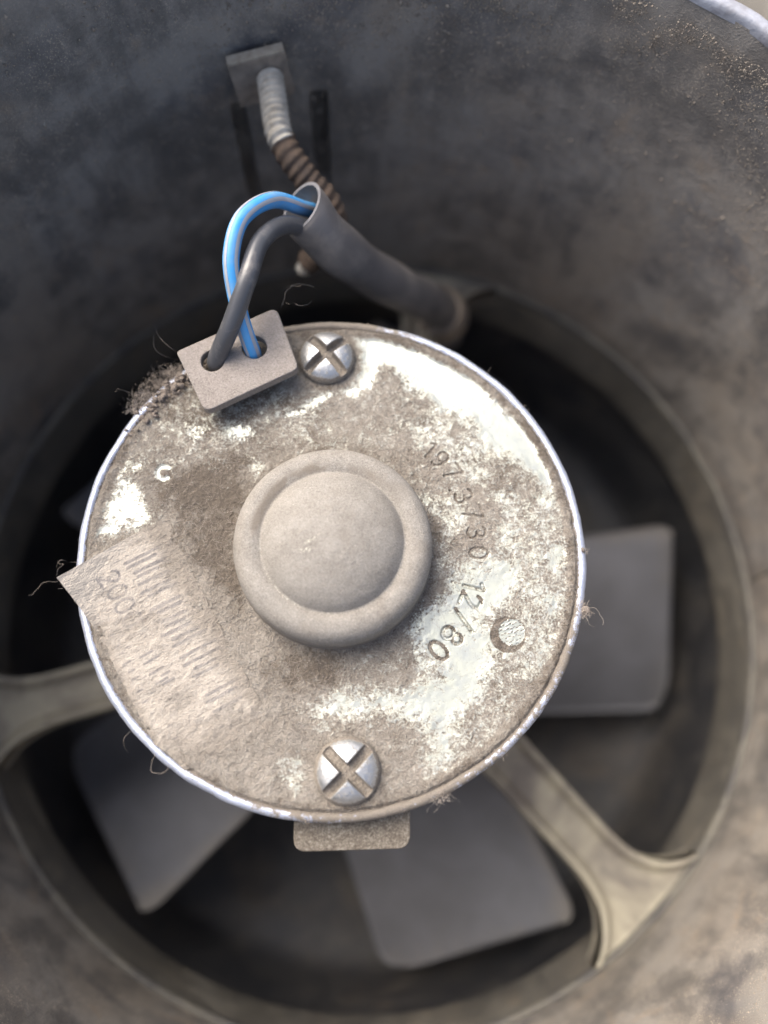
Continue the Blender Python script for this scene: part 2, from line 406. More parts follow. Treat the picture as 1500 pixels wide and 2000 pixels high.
gr = obj('gravel', np.vstack(GV), np.vstack(GF), 'pebble'); gr['kind'] = 'stuff'
gr['label'] = 'pale gravel on the ground beyond the shroud rim'; gr['category'] = 'gravel'

# ================================================================== fan shroud
SX, SY = .54, -.04
shroud = thing('fan_shroud', 'dirty black plastic cylindrical fan shroud surrounding the motor', 'shroud', (SX, SY, -ZOFF))
def az(d): return np.radians(d)
angs = np.unique(np.r_[full(900), np.linspace(az(94), az(110), 260)])
zz = np.r_[np.linspace(2.32, 1.6, 16)[:-1], np.linspace(1.6, -4.55, 190)]
pr = [(7.40 + .10 * max(0, (z - 1.2)) , z) for z in zz]
V, Fq = revolve(pr, angs, SX, SY)
def lean(V): V[:, 2] += -.05 * (V[:, 0] - 4.8) * sstep(.2, 2.3, V[:, 2])
lean(V)
A = np.arctan2(V[:, 1] - SY, V[:, 0] - SX) % (2 * np.pi); Z = V[:, 2]
n = fbm(V, 2.2, 3) - .5; n2 = fbm(V, 9, 3) - .5; grit = np.clip(fbm(V + 40, 14, 2) - .6, 0, 1)
patch = sstep(.45, .62, fbm(V + 11, .8, 3))
dr = -.012 * n - .010 * n2 * patch - .05 * grit * patch
def slot(a0, w, z0, z1):
    ad = np.abs(np.degrees(A) - a0) * np.pi / 180 * 7.4
    return (1 - sstep(w * .5, w * .5 + .05, ad)) * sstep(z0 - .05, z0 + .05, Z) * (1 - sstep(z1 - .05, z1 + .05, Z))
dr = dr + .34 * np.maximum(slot(106.4, .16, -2.6, -.22), slot(96.6, .20, -2.4, -.22))
V[:, 0] += dr * np.cos(A); V[:, 1] += dr * np.sin(A)
obj('side_wall', V, Fq, 'wall', shroud)
# grains of grit stuck to the wall, thickest at the upper right
LV = np.array([(1, 0, 0), (-1, 0, 0), (0, 1, 0), (0, -1, 0), (0, 0, 1), (0, 0, -1)], float)
LF = np.array([(0, 2, 4), (2, 1, 4), (1, 3, 4), (3, 0, 4), (2, 0, 5), (1, 2, 5), (3, 1, 5), (0, 3, 5)])
N_ = 160000; ga = np.radians(np.where(rng.random(N_) < .8, rng.normal(66, 26, N_), rng.uniform(-80, 170, N_))); gz = np.where(rng.random(N_) < .75, rng.normal(.5, 1.3, N_), rng.uniform(-4, 2.2, N_))
gp = np.stack([SX + 7.40 * np.cos(ga), SY + 7.40 * np.sin(ga), gz], 1)
keep = (gz < 2.1) & (gz > -4.3) & (sstep(.30, .58, fbm(gp + 11, .9, 4)) * (.20 + .80 * sstep(.35, .7, fbm(gp + 3, 2.4, 4))) > rng.random(N_))
gp = gp[keep][:34000]; gr_ = rng.gamma(1.8, .0036, len(gp)) + .003
gm = LV[None] * (gr_[:, None, None] * rng.uniform(.6, 1.3, (len(gp), 6, 3))) + gp[:, None]
gm = gm.reshape(-1, 3); lean(gm)
gt = obj('wall_grit', gm, (LF[None] + 6 * np.arange(len(gp))[:, None, None]).reshape(-1, 3), 'grit', shroud, smooth=False); gt['kind'] = 'stuff'
sm_ = np.array([(SX + 7.395 * math.cos(math.radians(3.5 + .3 * k)), SY + 7.395 * math.sin(math.radians(3.5 + .3 * k)), -4.8 + .5 * k) for k in range(8)])
Vs, Fs = tube(path(sm_, 40), .028, 8); obj('mould_seam', Vs, Fs, 'bead', shroud)
# rolled rim, worn light
pr = smooth_profile([(7.50, 2.28), (7.51, 2.38), (7.55, 2.42), (7.68, 2.41), (7.74, 2.36), (7.75, 2.2), (7.72, 2.10)], 26)
V, Fq = revolve(pr, full(360), SX, SY); nn = fbm(V, 3, 4) - .5; V[:, 2] += .05 * nn
A = np.arctan2(V[:, 1] - SY, V[:, 0] - SX); V[:, 0] += .05 * nn * np.cos(A); V[:, 1] += .05 * nn * np.sin(A)
lean(V); obj('rim', V, Fq, 'rim', shroud)
V, Fq = revolve([(7.73, 2.2), (7.70, -4.5), (8.2, -5.6), (8.25, -ZOFF)], full(180), SX, SY); lean(V); obj('outer_skin', V, Fq, 'wall', shroud)
# rounded throat lip, then the throat ring, then the wider fan well
pr = smooth_profile([(7.405, -4.50), (7.42, -4.80), (7.42, -4.93), (7.40, -4.95)], 12)
V, Fq = revolve(pr, full(420), SX, SY); V += .02 * (fbm(V, 3, 3)[:, None] - .5); obj('throat_lip', V, Fq, 'wall', shroud)
pr = smooth_profile([(7.44, -4.90), (7.38, -4.86), (7.33, -4.90), (7.31, -4.97), (7.32, -5.06)], 14)
V, Fq = revolve(pr, full(420), SX, SY); V += .02 * (fbm(V, 3, 3)[:, None] - .5); obj('lip_bead', V, Fq, 'bead', shroud)
pr = [(7.318, -5.04), (7.32, -5.6), (7.34, -6.25), (7.38, -6.4), (7.6, -6.5)]
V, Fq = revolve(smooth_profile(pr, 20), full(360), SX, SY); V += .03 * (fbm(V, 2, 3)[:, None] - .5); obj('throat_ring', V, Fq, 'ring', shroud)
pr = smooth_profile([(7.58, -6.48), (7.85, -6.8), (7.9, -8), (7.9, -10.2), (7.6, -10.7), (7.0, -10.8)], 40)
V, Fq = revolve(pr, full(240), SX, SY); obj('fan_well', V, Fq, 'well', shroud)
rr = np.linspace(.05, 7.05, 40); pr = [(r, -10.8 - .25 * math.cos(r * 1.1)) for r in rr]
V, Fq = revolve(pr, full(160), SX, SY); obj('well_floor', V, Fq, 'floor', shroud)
# motor carrier arms: flared channels with raised edges, moulded into the throat
def arm(ang, parent, flare=.90, z=-4.85):
    N, W = 70, 33; t = np.linspace(0, 1, N)
    r = 2.2 + t * (7.30 - 2.2)
    half = .44 + .06 * (1 - t) + flare * np.clip((r - 5.3) / 2.0, 0, 1) ** 4
    s = np.linspace(-1, 1, W); V = []
    for k in range(N):
        y = s * half[k]
        edge = np.exp(-((np.abs(s) - (1 - .10 / half[k])) * half[k] / .085) ** 2)
        x = np.sqrt(np.maximum(r[k] ** 2 - (y * np.clip((r[k] - 5.6) / 1.7, 0, 1)) ** 2, 0))
        h = z + .16 * edge - .20 * (1 - s ** 2) ** .5 * .5 + .12 * (r[k] - 7.3) * .35
        V.append(np.stack([x, y, h], 1))
    top = np.array(V).reshape(-1, 3); bot = top.copy(); bot[:, 2] = top[:, 2] - .55
    b = bot.reshape(N, W, 3); bot = b.reshape(-1, 3)
    nz = fbm(top + ang, 2.5, 3) - .5; top[:, 2] += .05 * nz
    V = np.vstack([top, bot]); Fq = [tuple(f) for f in grid_faces(N, W)] + [tuple(f[::-1] + N * W) for f in grid_faces(N, W)]
    for k in range(N - 1):
        for e in (0, W - 1):
            a, b_ = k * W + e, (k + 1) * W + e; q = (a, b_, b_ + N * W, a + N * W); Fq.append(q if e == 0 else q[::-1])
    for j in range(W - 1):
        for e in (0, N - 1):
            a = e * W + j; q = (a, a + 1, a + 1 + N * W, a + N * W); Fq.append(q)
    c, s_ = math.cos(ang), math.sin(ang)
    V = V @ np.array([[c, s_, 0], [-s_, c, 0], [0, 0, 1]]) + (SX, SY, 0)
    return obj('carrier_arm', V, Fq, 'spoke', parent)
arm_angles = (az(-48), az(-164), az(79))
for a, fl in zip(arm_angles, (.90, .55, .90)): arm(a, shroud, fl)

# ================================================================== fan
FX, FY = .5, -.04
fan = thing('fan', 'dark grey plastic fan with broad blades behind the motor', 'fan', (FX, FY, -10.2))
def blade_mesh():
    # local: u along the radius, v across; trapezoid with rounded outer corners, pitched
    outer = round_poly([(1.6, 1.30), (7.22, 1.81), (7.24, -2.36), (1.6, -2.15)], [.05, .58, .58, .05], 11)
    NU, NV = 46, 30; us = np.linspace(1.6, 7.24, NU); V = []
    P = np.array(outer)
    def vlim(u):
        hi = -9; lo = 9
        for a, b in zip(P, np.roll(P, -1, 0)):
            if (a[0] - u) * (b[0] - u) <= 0 and abs(a[0] - b[0]) > 1e-9:
                v = a[1] + (b[1] - a[1]) * (u - a[0]) / (b[0] - a[0]); hi = max(hi, v); lo = min(lo, v)
        return lo, hi
    us[-1] -= .004
    for u in us:
        lo, hi = vlim(u)
        for w in np.linspace(0, 1, NV):
            v = lo + (hi - lo) * w
            f = (v + 2.37) / 4.18
            z = -9.45 + 2.5 * f + .35 * math.sin(math.pi * f) * .6 + .03 * (3.5 - u)
            V.append((u, v, z))
    top = np.array(V); bot = top.copy(); bot[:, 2] -= .16
    n = NU * NV; V = np.vstack([top, bot]); Fq = [tuple(f) for f in grid_faces(NU, NV)] + [tuple(f[::-1] + n) for f in grid_faces(NU, NV)]
    for k in range(NU - 1):
        for e in (0, NV - 1): a, b = k * NV + e, (k + 1) * NV + e; Fq.append((a, b, b + n, a + n) if e == 0 else (b, a, a + n, b + n))
    for j in range(NV - 1): a = (NU - 1) * NV + j; Fq.append((a, a + 1, a + 1 + n, a + n))
    return V, Fq
BV, BF = blade_mesh()
for k in range(5):
    a = az(3.0 - 72 * k); c, s_ = math.cos(a), math.sin(a)
    obj('blade', BV @ np.array([[c, s_, 0], [-s_, c, 0], [0, 0, 1]]) + (FX, FY, 0), BF, 'blade', fan, attrs={'edge': .75 * np.exp(-((BV[:, 1] - 1.75) / .35) ** 2) + .35 * np.exp(-((BV[:, 0] - 7.2) / .5) ** 2)})
V, Fq = revolve(smooth_profile([(.1, -6.6), (1.7, -6.6), (2.0, -6.8), (2.1, -10.0), (1.9, -10.2)], 30), full(96), FX, FY); obj('hub', V, Fq, 'blade', fan)

# ================================================================== motor
motor = thing('fan_motor', 'dusty round electric motor with zinc end face and domed bearing cap', 'motor', (0, 0, -6.4))
V, Fq = revolve([(3.20, -.12), (3.24, -.3), (3.24, -5.6), (3.0, -6.0), (.6, -6.2), (.05, -6.2)], full(160)); obj('motor_can', V, Fq, 'can', motor)
# crimped can edge, bright where the dust has been rubbed off
pr = smooth_profile([(3.13, -.10), (3.14, -.01), (3.18, .035), (3.24, .02), (3.275, -.04), (3.265, -.16), (3.235, -.26)], 22)
V, Fq = revolve(pr, full(500)); A = np.arctan2(V[:, 1], V[:, 0]); nn = fbm(V, 4, 4) - .5
V[:, 0] += .035 * nn * np.cos(A); V[:, 1] += .035 * nn * np.sin(A); V[:, 2] += .03 * (fbm(V + 9, 3, 3) - .5)
dg_ = np.degrees(A) % 360
ed = np.clip(.9 * np.exp(-((dg_ - 102) / 26) ** 2) + .55 * np.exp(-((dg_ - 285) / 30) ** 2) + .4 * np.exp(-((dg_ - 335) / 14) ** 2) + .22 + .5 * sstep(3.18, 3.14, np.hypot(V[:, 0], V[:, 1])), 0, 1.2)
obj('crimped_edge', V, Fq, 'crimp', motor, attrs={'dust': ed})

# --- end face: real relief for dust, stamped figures and marks
BARE = [
 (1.35, .16, [(.42,3.17),(.95,3.06),(1.51,2.71),(2.13,2.22),(2.62,1.59),(2.93,1.01),(2.98,.62),(2.74,.69),(2.56,1.01),(2.3,1.44),(1.97,1.7),(1.7,1.88),(1.35,1.95),(1.08,2.21),(.84,2.59),(.52,2.71),(.28,2.13),(.07,2.21),(.24,2.67)]),  # bare metal, its weight raised to imitate sky glare
 (.72, .34, [(1.21,1.95),(2.31,1.59),(2.88,.73),(2.98,.17),(2.65,.24),(2.48,.87),(2.22,1.22),(2.0,.8),(1.67,.94),(1.34,1.37),(1.0,1.44),(.86,1.73)]),
 (.62, .16, [(1.12,.8),(1.53,.87),(1.65,.52),(1.5,.1),(1.59,-.23),(1.29,-.36),(1.24,.11)]),
 (1.02, .24, [(1.52,-.3),(1.96,-.06),(2.42,-.23),(2.29,-.76),(1.92,-.98),(2.26,-1.3),(1.89,-1.77),(1.62,-2.19),(1.48,-2.66),(1.14,-2.66),(1.21,-2.19),(.81,-2.03),(-.06,-2.09),(-.16,-1.97),(0,-1.85),(.62,-1.89),(.94,-1.67),(1.2,-1.39),(.95,-1.11),(1.15,-.76),(1.42,-.56)]),
 (.85, .10, [(2.63,.04),(2.84,.17),(3.03,-.1),(2.87,-.37),(2.71,-.3)]),
 (.80, .12, [(2.76,-.63),(3.0,-.5),(3.0,-.89),(2.8,-1.02)]),
 (.80, .08, [(2.44,.17),(2.65,.31),(2.67,.1),(2.5,0)]),
 (.95, .12, [(-3.03,.1),(-3.09,.28),(-2.94,.76),(-2.84,1.0),(-2.61,.86),(-2.41,.45),(-2.53,.3)]),
 (.85, .08, [(-1.53,1.57),(-1.4,1.76),(-1.06,1.72),(-1.02,1.54),(-1.39,1.44)]),
 (.85, .05, [(-.86,1.87),(-.45,2.06),(0,2.21),(.03,2.11),(-.45,1.94),(-.82,1.78)]),
 (.55, .12, [(-2.14,1.64),(-1.75,1.9),(-1.6,1.72),(-1.79,1.5),(-2.06,1.46)]),
 (.75, .06, [(-2.78,1.18),(-2.55,1.21),(-2.57,1.07),(-2.77,1.07)]),
 (.75, .06, [(-1.11,1.18),(-.94,1.29),(-.9,1.04),(-1.07,.97)]),
 (.60, .10, [(-.61,-2.58),(-.36,-2.47),(-.27,-2.7),(-.36,-2.9),(-.54,-2.81)]),
 (.70, .08, [(.64,-3.0),(.86,-2.89),(.92,-3.09),(.67,-3.17)]),
 (.65, .08, [(-.66,-2.98),(-.17,-3.16),(-.23,-3.24),(-.62,-3.18)]),
 (.40, .30, [(-2.9,1.3),(-2.3,2.1),(-.3,2.45),(.2,2.2),(.2,1.5),(-1.0,1.2),(-2.4,1.2)]),
 (.48, .25, [(1.9,-1.5),(2.5,-1.0),(2.7,-1.4),(2.2,-2.2),(1.6,-2.7)]),
]
DARK = [(-.48, .18, [(-2.43,1.0),(-1.17,1.22),(-1.28,.52),(-1.32,-.16),(-1.1,-.81),(-1.5,-.36),(-2.11,.18)]),
        (-.44, .22, [(-.71,-1.13),(.06,-1.26),(-.07,-1.69),(-.56,-1.75),(-.95,-1.44)]),
        (-.10, .15, [(-.64,1.5),(-.1,1.65),(.45,1.95),(1.0,1.73),(.45,1.44),(-.37,1.36)]),
        (-.25, .15, [(-2.58,2.16),(-2.05,2.38),(-1.61,1.86),(-.66,2.32),(-.52,2.02),(-1.73,1.57),(-2.43,1.93)]),
        (.10, .2, [(.31,2.4),(.73,2.55),(1.14,1.95),(1.0,1.58),(.31,1.51),(-.1,1.8)])]
GL = {'1': [[(-.05,.10),(.03,.15),(.03,-.15)]], '7': [[(-.10,.15),(.10,.15),(-.03,-.15)]], '.': [[(0,-.13),(0,-.12)]], '/': [[(.09,.19),(-.09,-.17)]],
      '0': [[(.09*math.cos(a),.15*math.sin(a)) for a in np.linspace(0,2*np.pi,17)]],
      '9': [[(.085*math.cos(a),.065+.085*math.sin(a)) for a in np.linspace(0,2*np.pi,15)],[(.085,.065),(.07,-.06),(.0,-.15),(-.06,-.14)]],
      '8': [[(.07*math.cos(a),.075+.07*math.sin(a)) for a in np.linspace(0,2*np.pi,15)],[(.09*math.cos(a),-.075+.08*math.sin(a)) for a in np.linspace(0,2*np.pi,15)]],
      '2': [[(-.085,.08),(-.06,.135),(0,.15),(.07,.13),(.085,.07),(.05,0),(-.09,-.15),(.09,-.15)]],
      '3': [[(-.08,.12),(-.02,.15),(.05,.14),(.08,.085),(.05,.02),(-.01,.01)],[(-.01,.01),(.06,-.01),(.09,-.07),(.06,-.13),(-.01,-.15),(-.085,-.11)]]}
STAMP = [('1',1.26,1.38,0),('9',1.40,1.24,0),('7',1.55,1.06,0),('.',1.60,.86,0),('3',1.69,.73,0),('7',1.80,.50,0),('3',1.84,.24,0),('0',1.86,-.03,0),
         ('1',1.79,-.46,1),('2',1.74,-.64,1),('/',1.63,-.89,1),('8',1.49,-1.09,1),('0',1.31,-1.27,1)]
NR, NTH = 300, 1300
rr = np.linspace(.9, 3.16, NR); A = full(NTH)
Pxy = np.stack([rr[:, None] * np.cos(A), rr[:, None] * np.sin(A)], -1).reshape(-1, 2); P3 = np.c_[Pxy, np.zeros(len(Pxy))]; Rr = np.hypot(*Pxy.T)
warp = np.stack([fbm(P3, 2.4, 4) - .5, fbm(P3 + 31, 2.4, 4) - .5], 1) * .55
bare = np.zeros(len(Pxy))
for w, soft, poly in BARE:
    soft = soft * 1.5 + .07; bare = np.maximum(bare, w * .93 * sstep(-soft, soft * .8, polysd(Pxy + warp * min(1, soft * 3), poly)))
bare = np.maximum(bare, .50 * sstep(.3, 1.6, Pxy[:, 0]) * sstep(.30, .6, fbm(P3 + 17, 1.6, 3)))
bare = np.maximum(bare, .31 * sstep(1.0, 1.6, Pxy[:, 1])); bare = np.maximum(bare, .22 * sstep(-.5, .5, Pxy[:, 0]))
tone = np.full(len(Pxy), .5)
for w, soft, poly in DARK: tone += w * sstep(-soft, soft, polysd(Pxy + warp, poly))
tone += .10 * sstep(.5, 2.5, -Pxy[:, 0] - Pxy[:, 1])
edge_d = sstep(2.98, 3.08, Rr + .08 * (fbm(P3 + 5, 3, 3) - .5)); bare *= 1 - edge_d; tone -= .18 * edge_d
for sx, sy in ((-.12, 2.68), (.18, -2.68)):
    d = np.hypot(Pxy[:, 0] - sx, Pxy[:, 1] - sy); q = 1 - sstep(.38, .56, d); bare *= 1 - .9 * q; tone -= .12 * q
q = 1 - sstep(1.22, 1.42, Rr + .25 * (fbm(P3 + 3, 3, 3) - .5)); bare *= 1 - .55 * q; tone -= .12 * q
eng = np.zeros(len(Pxy))
for ch, cx, cy, filled in STAMP:
    r = math.hypot(cx, cy); up = np.array((cx, cy)) / r; rt = np.array((up[1], -up[0]))   # figures read clockwise, tops outward
    near = np.hypot(Pxy[:, 0] - cx, Pxy[:, 1] - cy) < .32
    L = np.stack([(Pxy[near] - (cx, cy)) @ rt, (Pxy[near] - (cx, cy)) @ up], 1) / (.88 if filled else .80)
    d = np.min([segdist(L, s) for s in GL[ch]], axis=0)
    wd = .022 if filled else .015
    g_ = 1 - sstep(wd * .7, wd * 1.5, d); eng[near] = np.maximum(eng[near], g_)
    if filled:
        bare[near] = np.where(g_ > .3, bare[near] * (1 - g_) - .45 * g_, np.maximum(bare[near], .62)); tone[near] -= .22 * g_
    else:
        lip = np.exp(-((d - wd * 2.4) / (wd * .8)) ** 2); bare[near] += .15 * lip - .55 * g_; tone[near] += .08 * lip - .16 * g_
# waffle-faced punch mark and its dusty crescent, and a small rubbed letter C
d = np.hypot(Pxy[:, 0] - 2.24, Pxy[:, 1] + 1.05); wf = d < .165
d2 = np.hypot(Pxy[:, 0] - 2.19, Pxy[:, 1] + 1.08)
cres = (d2 < .225) & ~wf; bare = np.where(cres, -.3, bare); tone = np.where(cres, .28, tone)
ca, sa = math.cos(.2), math.sin(.2); u = ((Pxy[:, 0] - 2.24) * ca + (Pxy[:, 1] + 1.05) * sa) / .085; v = (-(Pxy[:, 0] - 2.24) * sa + (Pxy[:, 1] + 1.05) * ca) / .052
dots = (np.cos(2 * np.pi * (u + .5 * (np.floor(v) % 2))) > .2) & (np.cos(2 * np.pi * v) > .1)
bare = np.where(wf, np.where(dots, -.4, 1.5), bare); tone = np.where(wf & dots, .2, tone)
dc = np.hypot(Pxy[:, 0] + 2.23, Pxy[:, 1] - 1.04); ac = np.arctan2(Pxy[:, 1] - 1.04, Pxy[:, 0] + 2.23)
cm = np.exp(-((dc - .085) / .045) ** 2) * (np.abs(ac) > .6); bare = np.maximum(bare, (.35 + 1.1 * fbm(P3 + 44, 14, 2)) * cm)
dustm = 1 - np.clip(bare, 0, 1)
hz = dustm * (.018 + .035 * (fbm(P3, 6, 3) - .3) + .022 * (fbm(P3 + 20, 20, 2) - .5)) * (1 - .7 * sstep(.55, .9, tone))
hz = hz - .035 * eng - .02 * wf * dots - .02 * cres + .02 * edge_d * (fbm(P3 + 8, 9, 2)) - .05 * sstep(3.10, 3.16, Rr)
V = np.c_[Pxy, hz]
obj('end_face', V, grid_faces(NR, NTH, True), 'face', motor, attrs={'bare': bare, 'tone': tone})
def face_h(x, y): return .03

# --- bearing cap: soft shoulder, groove and dome
pr = smooth_profile([(1.30, -.01), (1.25, .02), (1.23, .12), (1.235, .34), (1.21, .50), (1.12, .60), (1.0, .625), (.92, .608), (.885, .588), (.865, .59), (.84, .625), (.76, .715), (.60, .81), (.36, .89), (.12, .925), (.004, .93)], 200)
V, Fq = revolve(pr, full(360)); Rr = np.hypot(V[:, 0], V[:, 1]); A = np.arctan2(V[:, 1], V[:, 0])
wear = .16 * np.exp(-((Rr - .875) / .022) ** 2) * 1.0
side = np.clip(np.cos(A - math.radians(225)), 0, 1)
wear = np.exp(-((Rr - .88) / .03) ** 2) * (.10 + .28 * side ** 1.5)
for (x0, y0, x1, y1, w) in ((-.30, -.09, -.18, -.02, .03), (-.36, -.17, -.26, -.17, .035), (-.18, -.02, -.11, .03, .012)):
    wear = np.maximum(wear, np.where(V[:, 2] > .6, .44 * (1 - sstep(w * .2, w * 1.6, segdist(V[:, :2], [(x0, y0), (x1, y1)]))), 0))
V[:, 2] += (.035 * (fbm(V + 3, 1.6, 2) - .5) + .012 * (fbm(V, 5, 3) - .5) + .006 * (fbm(V + 5, 18, 2) - .5)) * sstep(.0, .1, V[:, 2])
gn = fbm(V + 2, 4, 4)
grime = np.clip(1.3 * np.exp(-((Rr - .95) / .06) ** 2) * sstep(-.2, .9, np.cos(A - math.radians(125))) * sstep(.38, .62, gn) + .9 * (1 - sstep(.0, .22, V[:, 2] + .12 * (gn - .5))) + .35 * sstep(.55, .75, fbm(V + 8, 2.2, 3)), 0, 1)
wear = np.maximum(wear, .17 + .12 * (fbm(V + 12, 3, 3) - .5))
obj('bearing_cap', V, Fq, 'dome', motor, attrs={'wear': wear, 'grime': grime})

# --- terminal board with two holes
corners = [(-2.08, 2.59), (-.79, 3.25), (-.47, 2.36), (-1.66, 1.74)]
H1, H2 = (-1.60, 2.46), (-1.06, 2.66)
tb = plate('terminal_board', round_poly(corners, [.05, .12, .09, .12], 6), .24, .40, 'board', motor, [circle(*H1, .150), circle(*H2, .165)], .018)
V, Fq = tube([(-1.3, 2.5, -.1), (-1.3, 2.5, .25)], .35, 24); obj('board_pillar', V, Fq, 'board', motor)

# --- lower locating tab
tab = plate('locating_tab', round_poly([(-.47, -3.0), (.94, -3.0), (.94, -3.60), (-.47, -3.62)], [.02, .02, .16, .16], 7), -.38, -.29, 'tab', motor, (), .02)
me = tab.data; me.attributes.new('grime', 'FLOAT', 'POINT'); at = me.attributes.new('wear', 'FLOAT', 'POINT')
for k, v in enumerate(me.vertices):
    x, y = v.co.x * 100, v.co.y * 100
    e = min(x + .47, .94 - x, y + 3.61); at.data[k].value = .08

# --- cross-recess screws, sunk in dust
def screw(cx, cy, ang, rad, parent, z=-.01):
    NRs, NTs = 90, 220; r = np.linspace(.001, 1, NRs); a = full(NTs)
    X = r[:, None] * np.cos(a); Y = r[:, None] * np.sin(a); Rn = np.broadcast_to(r[:, None], X.shape)
    hgt = .245 * np.sqrt(np.clip(1 - (Rn * .985) ** 2.6, 0, 1)) + .02
    ca, sa = math.cos(ang), math.sin(ang); U = X * ca + Y * sa; W = -X * sa + Y * ca
    wslot = .145
    m = np.maximum((1 - sstep(wslot * .8, wslot * 1.25, np.abs(U))) * (np.abs(W) < 2), (1 - sstep(wslot * .8, wslot * 1.25, np.abs(W))))
    m = m * (1 - sstep(.86, .97, Rn)); floor_ = .115 + .02 * np.cos(Rn * 3)
    hh = hgt * (1 - m) + np.minimum(hgt, floor_) * m
    P = np.stack([X, Y, hh], -1).reshape(-1, 3); nn = fbm(P * 3 + cx, 4, 3) - .5
    P[:, 2] += .02 * nn * m.ravel() + .006 * nn
    V = np.c_[P[:, 0] * rad + cx, P[:, 1] * rad + cy, P[:, 2] + z]
    dust = np.clip(m * 1.05 + .75 * sstep(.86, 1.0, Rn) + .40, 0, 1).ravel()
    return obj('screw', V, grid_faces(NRs, NTs, True), 'screw', parent, attrs={'dust': dust})
screw(-.12, 2.68, math.radians(42), .385, motor); screw(.18, -2.68, math.radians(46), .395, motor)

# --- paper sticker with a curled corner; faded print
eR = np.array((.51, -.86)); eU = np.array((.86, .51)); Q = np.array((-3.36, -.27)); LU, LR = 1.52, 3.25
NU, NV = 220, 440
uu, vv = np.meshgrid(np.linspace(0, LU, NU), np.linspace(0, LR, NV), indexing='ij'); uu = uu.ravel(); vv = vv.ravel()
Sxy = Q + uu[:, None] * eU + vv[:, None] * eR; S3 = np.c_[Sxy, np.zeros(len(Sxy))]
cur = np.clip(1 - (uu + vv) / .95, 0, 1) ** 1.4
z = .045 + .030 * (fbm(S3, 5, 3) - .4) + .02 * (fbm(S3 + 9, 16, 2) - .5) + .26 * cur
st = np.c_[Sxy, z]; st[:, 1] -= .12 * cur
ink = np.zeros(len(Sxy)); L = np.stack([vv, uu], 1)      # reading direction, height
def strokes(v0, v1, u0, u1, n, w, slant=.0, gap=.0):
    global ink
    for k in range(n):
        x = v0 + (v1 - v0) * (k + random.random() * .5) / n
        if random.random() < gap: continue
        a0 = u0 + (u1 - u0) * random.random() * .25; a1 = u1 - (u1 - u0) * random.random() * .35
        d = segdist(L, [(x, a0), (x + slant, a1)]); ink = np.maximum(ink, 1 - sstep(w * .6, w * 1.4, d))
def figures(txt, v0, u0, hgt, adv, w):
    global ink
    for k, ch in enumerate(txt):
        for s in GL[ch]:
            q = [(v0 + k * adv + p[0] * hgt / .3, u0 + p[1] * hgt / .3) for p in s]
            d = segdist(L, q); ink = np.maximum(ink, 1 - sstep(w * .6, w * 1.4, d))
figures('2000', .36, .44, .24, .20, .016)
strokes(1.15, 1.9, .32, .52, 6, .016, 0, .2)
strokes(.16, 1.5, .66, 1.16, 15, .022, .02, .15); strokes(1.5, 2.6, .72, 1.25, 12, .02, .02, .4)
strokes(1.7, 2.5, .40, .60, 6, .016, .0, .3); strokes(1.0, 2.0, .10, .20, 8, .012); strokes(.7, 2.6, .22, .30, 12, .010, 0, .3)
figures('00', 1.05, 1.38, .13, .13, .012); strokes(1.6, 2.5, 1.28, 1.42, 8, .012, 0, .3)
keep_v = (np.hypot(*Sxy.T) < 3.17 + .02 * np.sin(vv * 9)) | (np.hypot(uu, vv) < .78)
keep_v &= (uu < LU - .10 - .18 * fbm(S3 + 3, 2.5, 3) * (vv > .3)) & (vv < LR - .5 * fbm(S3 + 6, 1.5, 3)) & (np.hypot(*Sxy.T) > 1.2)
fq = grid_faces(NU, NV); fq = fq[keep_v[fq].all(1)]
tone_s = .5 * (fbm(S3 + 14, 1.1, 3) - .5) - .35 * np.exp(-(((uu - .28) / .14) ** 2 + ((vv - .55) / .16) ** 2)) - .25 * sstep(2.0, 3.2, vv) + .7 * np.clip(cur * 2, 0, 1)
edge_u = LU - .10 - .18 * .5; fw = .35 * (fbm(S3 + 21, 2.2, 4) - .35)
fade = np.maximum(sstep(edge_u - .30, edge_u - .02, uu + fw), sstep(LR - .9, LR - .25, vv + fw * 2)) * .85
fade = .85 * np.maximum(fade, .6 * (1 - sstep(.02, .16, uu + .4 * fw)) * sstep(.5, .9, vv))
st[:, 2] -= .03 * fade
o = obj('paper_sticker', st, fq, 'paper', motor, attrs={'ink': ink * .75, 'tone': tone_s, 'fade': fade})
o['label'] = 'curled dusty paper sticker with faded print'

# --- lint: fine fuzz all over the dust, loose hairs at the edges, clumps on the rim
FV, FF = [], []
def hair(pts, w):
    P = np.asarray(pts); T = np.gradient(P, axis=0); b = len(FV) and sum(len(x) for x in FV)
    side = np.cross(T, rng.normal(size=3)); side /= np.linalg.norm(side, axis=1)[:, None] + 1e-9
    FV.append(np.vstack([P + side * w, P - side * w])); n = len(P)
    for k in range(n - 1): FF.append((hair.n + k, hair.n + k + 1, hair.n + n + k + 1, hair.n + n + k))
    hair.n += 2 * n
hair.n = 0
def fuzz(x, y, z, ln, w=.0022, lift=.5):
    a = rng.uniform(0, 2 * np.pi); d = np.array((math.cos(a), math.sin(a), lift * rng.uniform(0, 1.0))); d2 = rng.normal(size=3) * .5
    t = np.linspace(0, 1, 4)[:, None]; hair(np.array((x, y, z)) + ln * (d * t + d2 * t * t), w)
cnt = 0
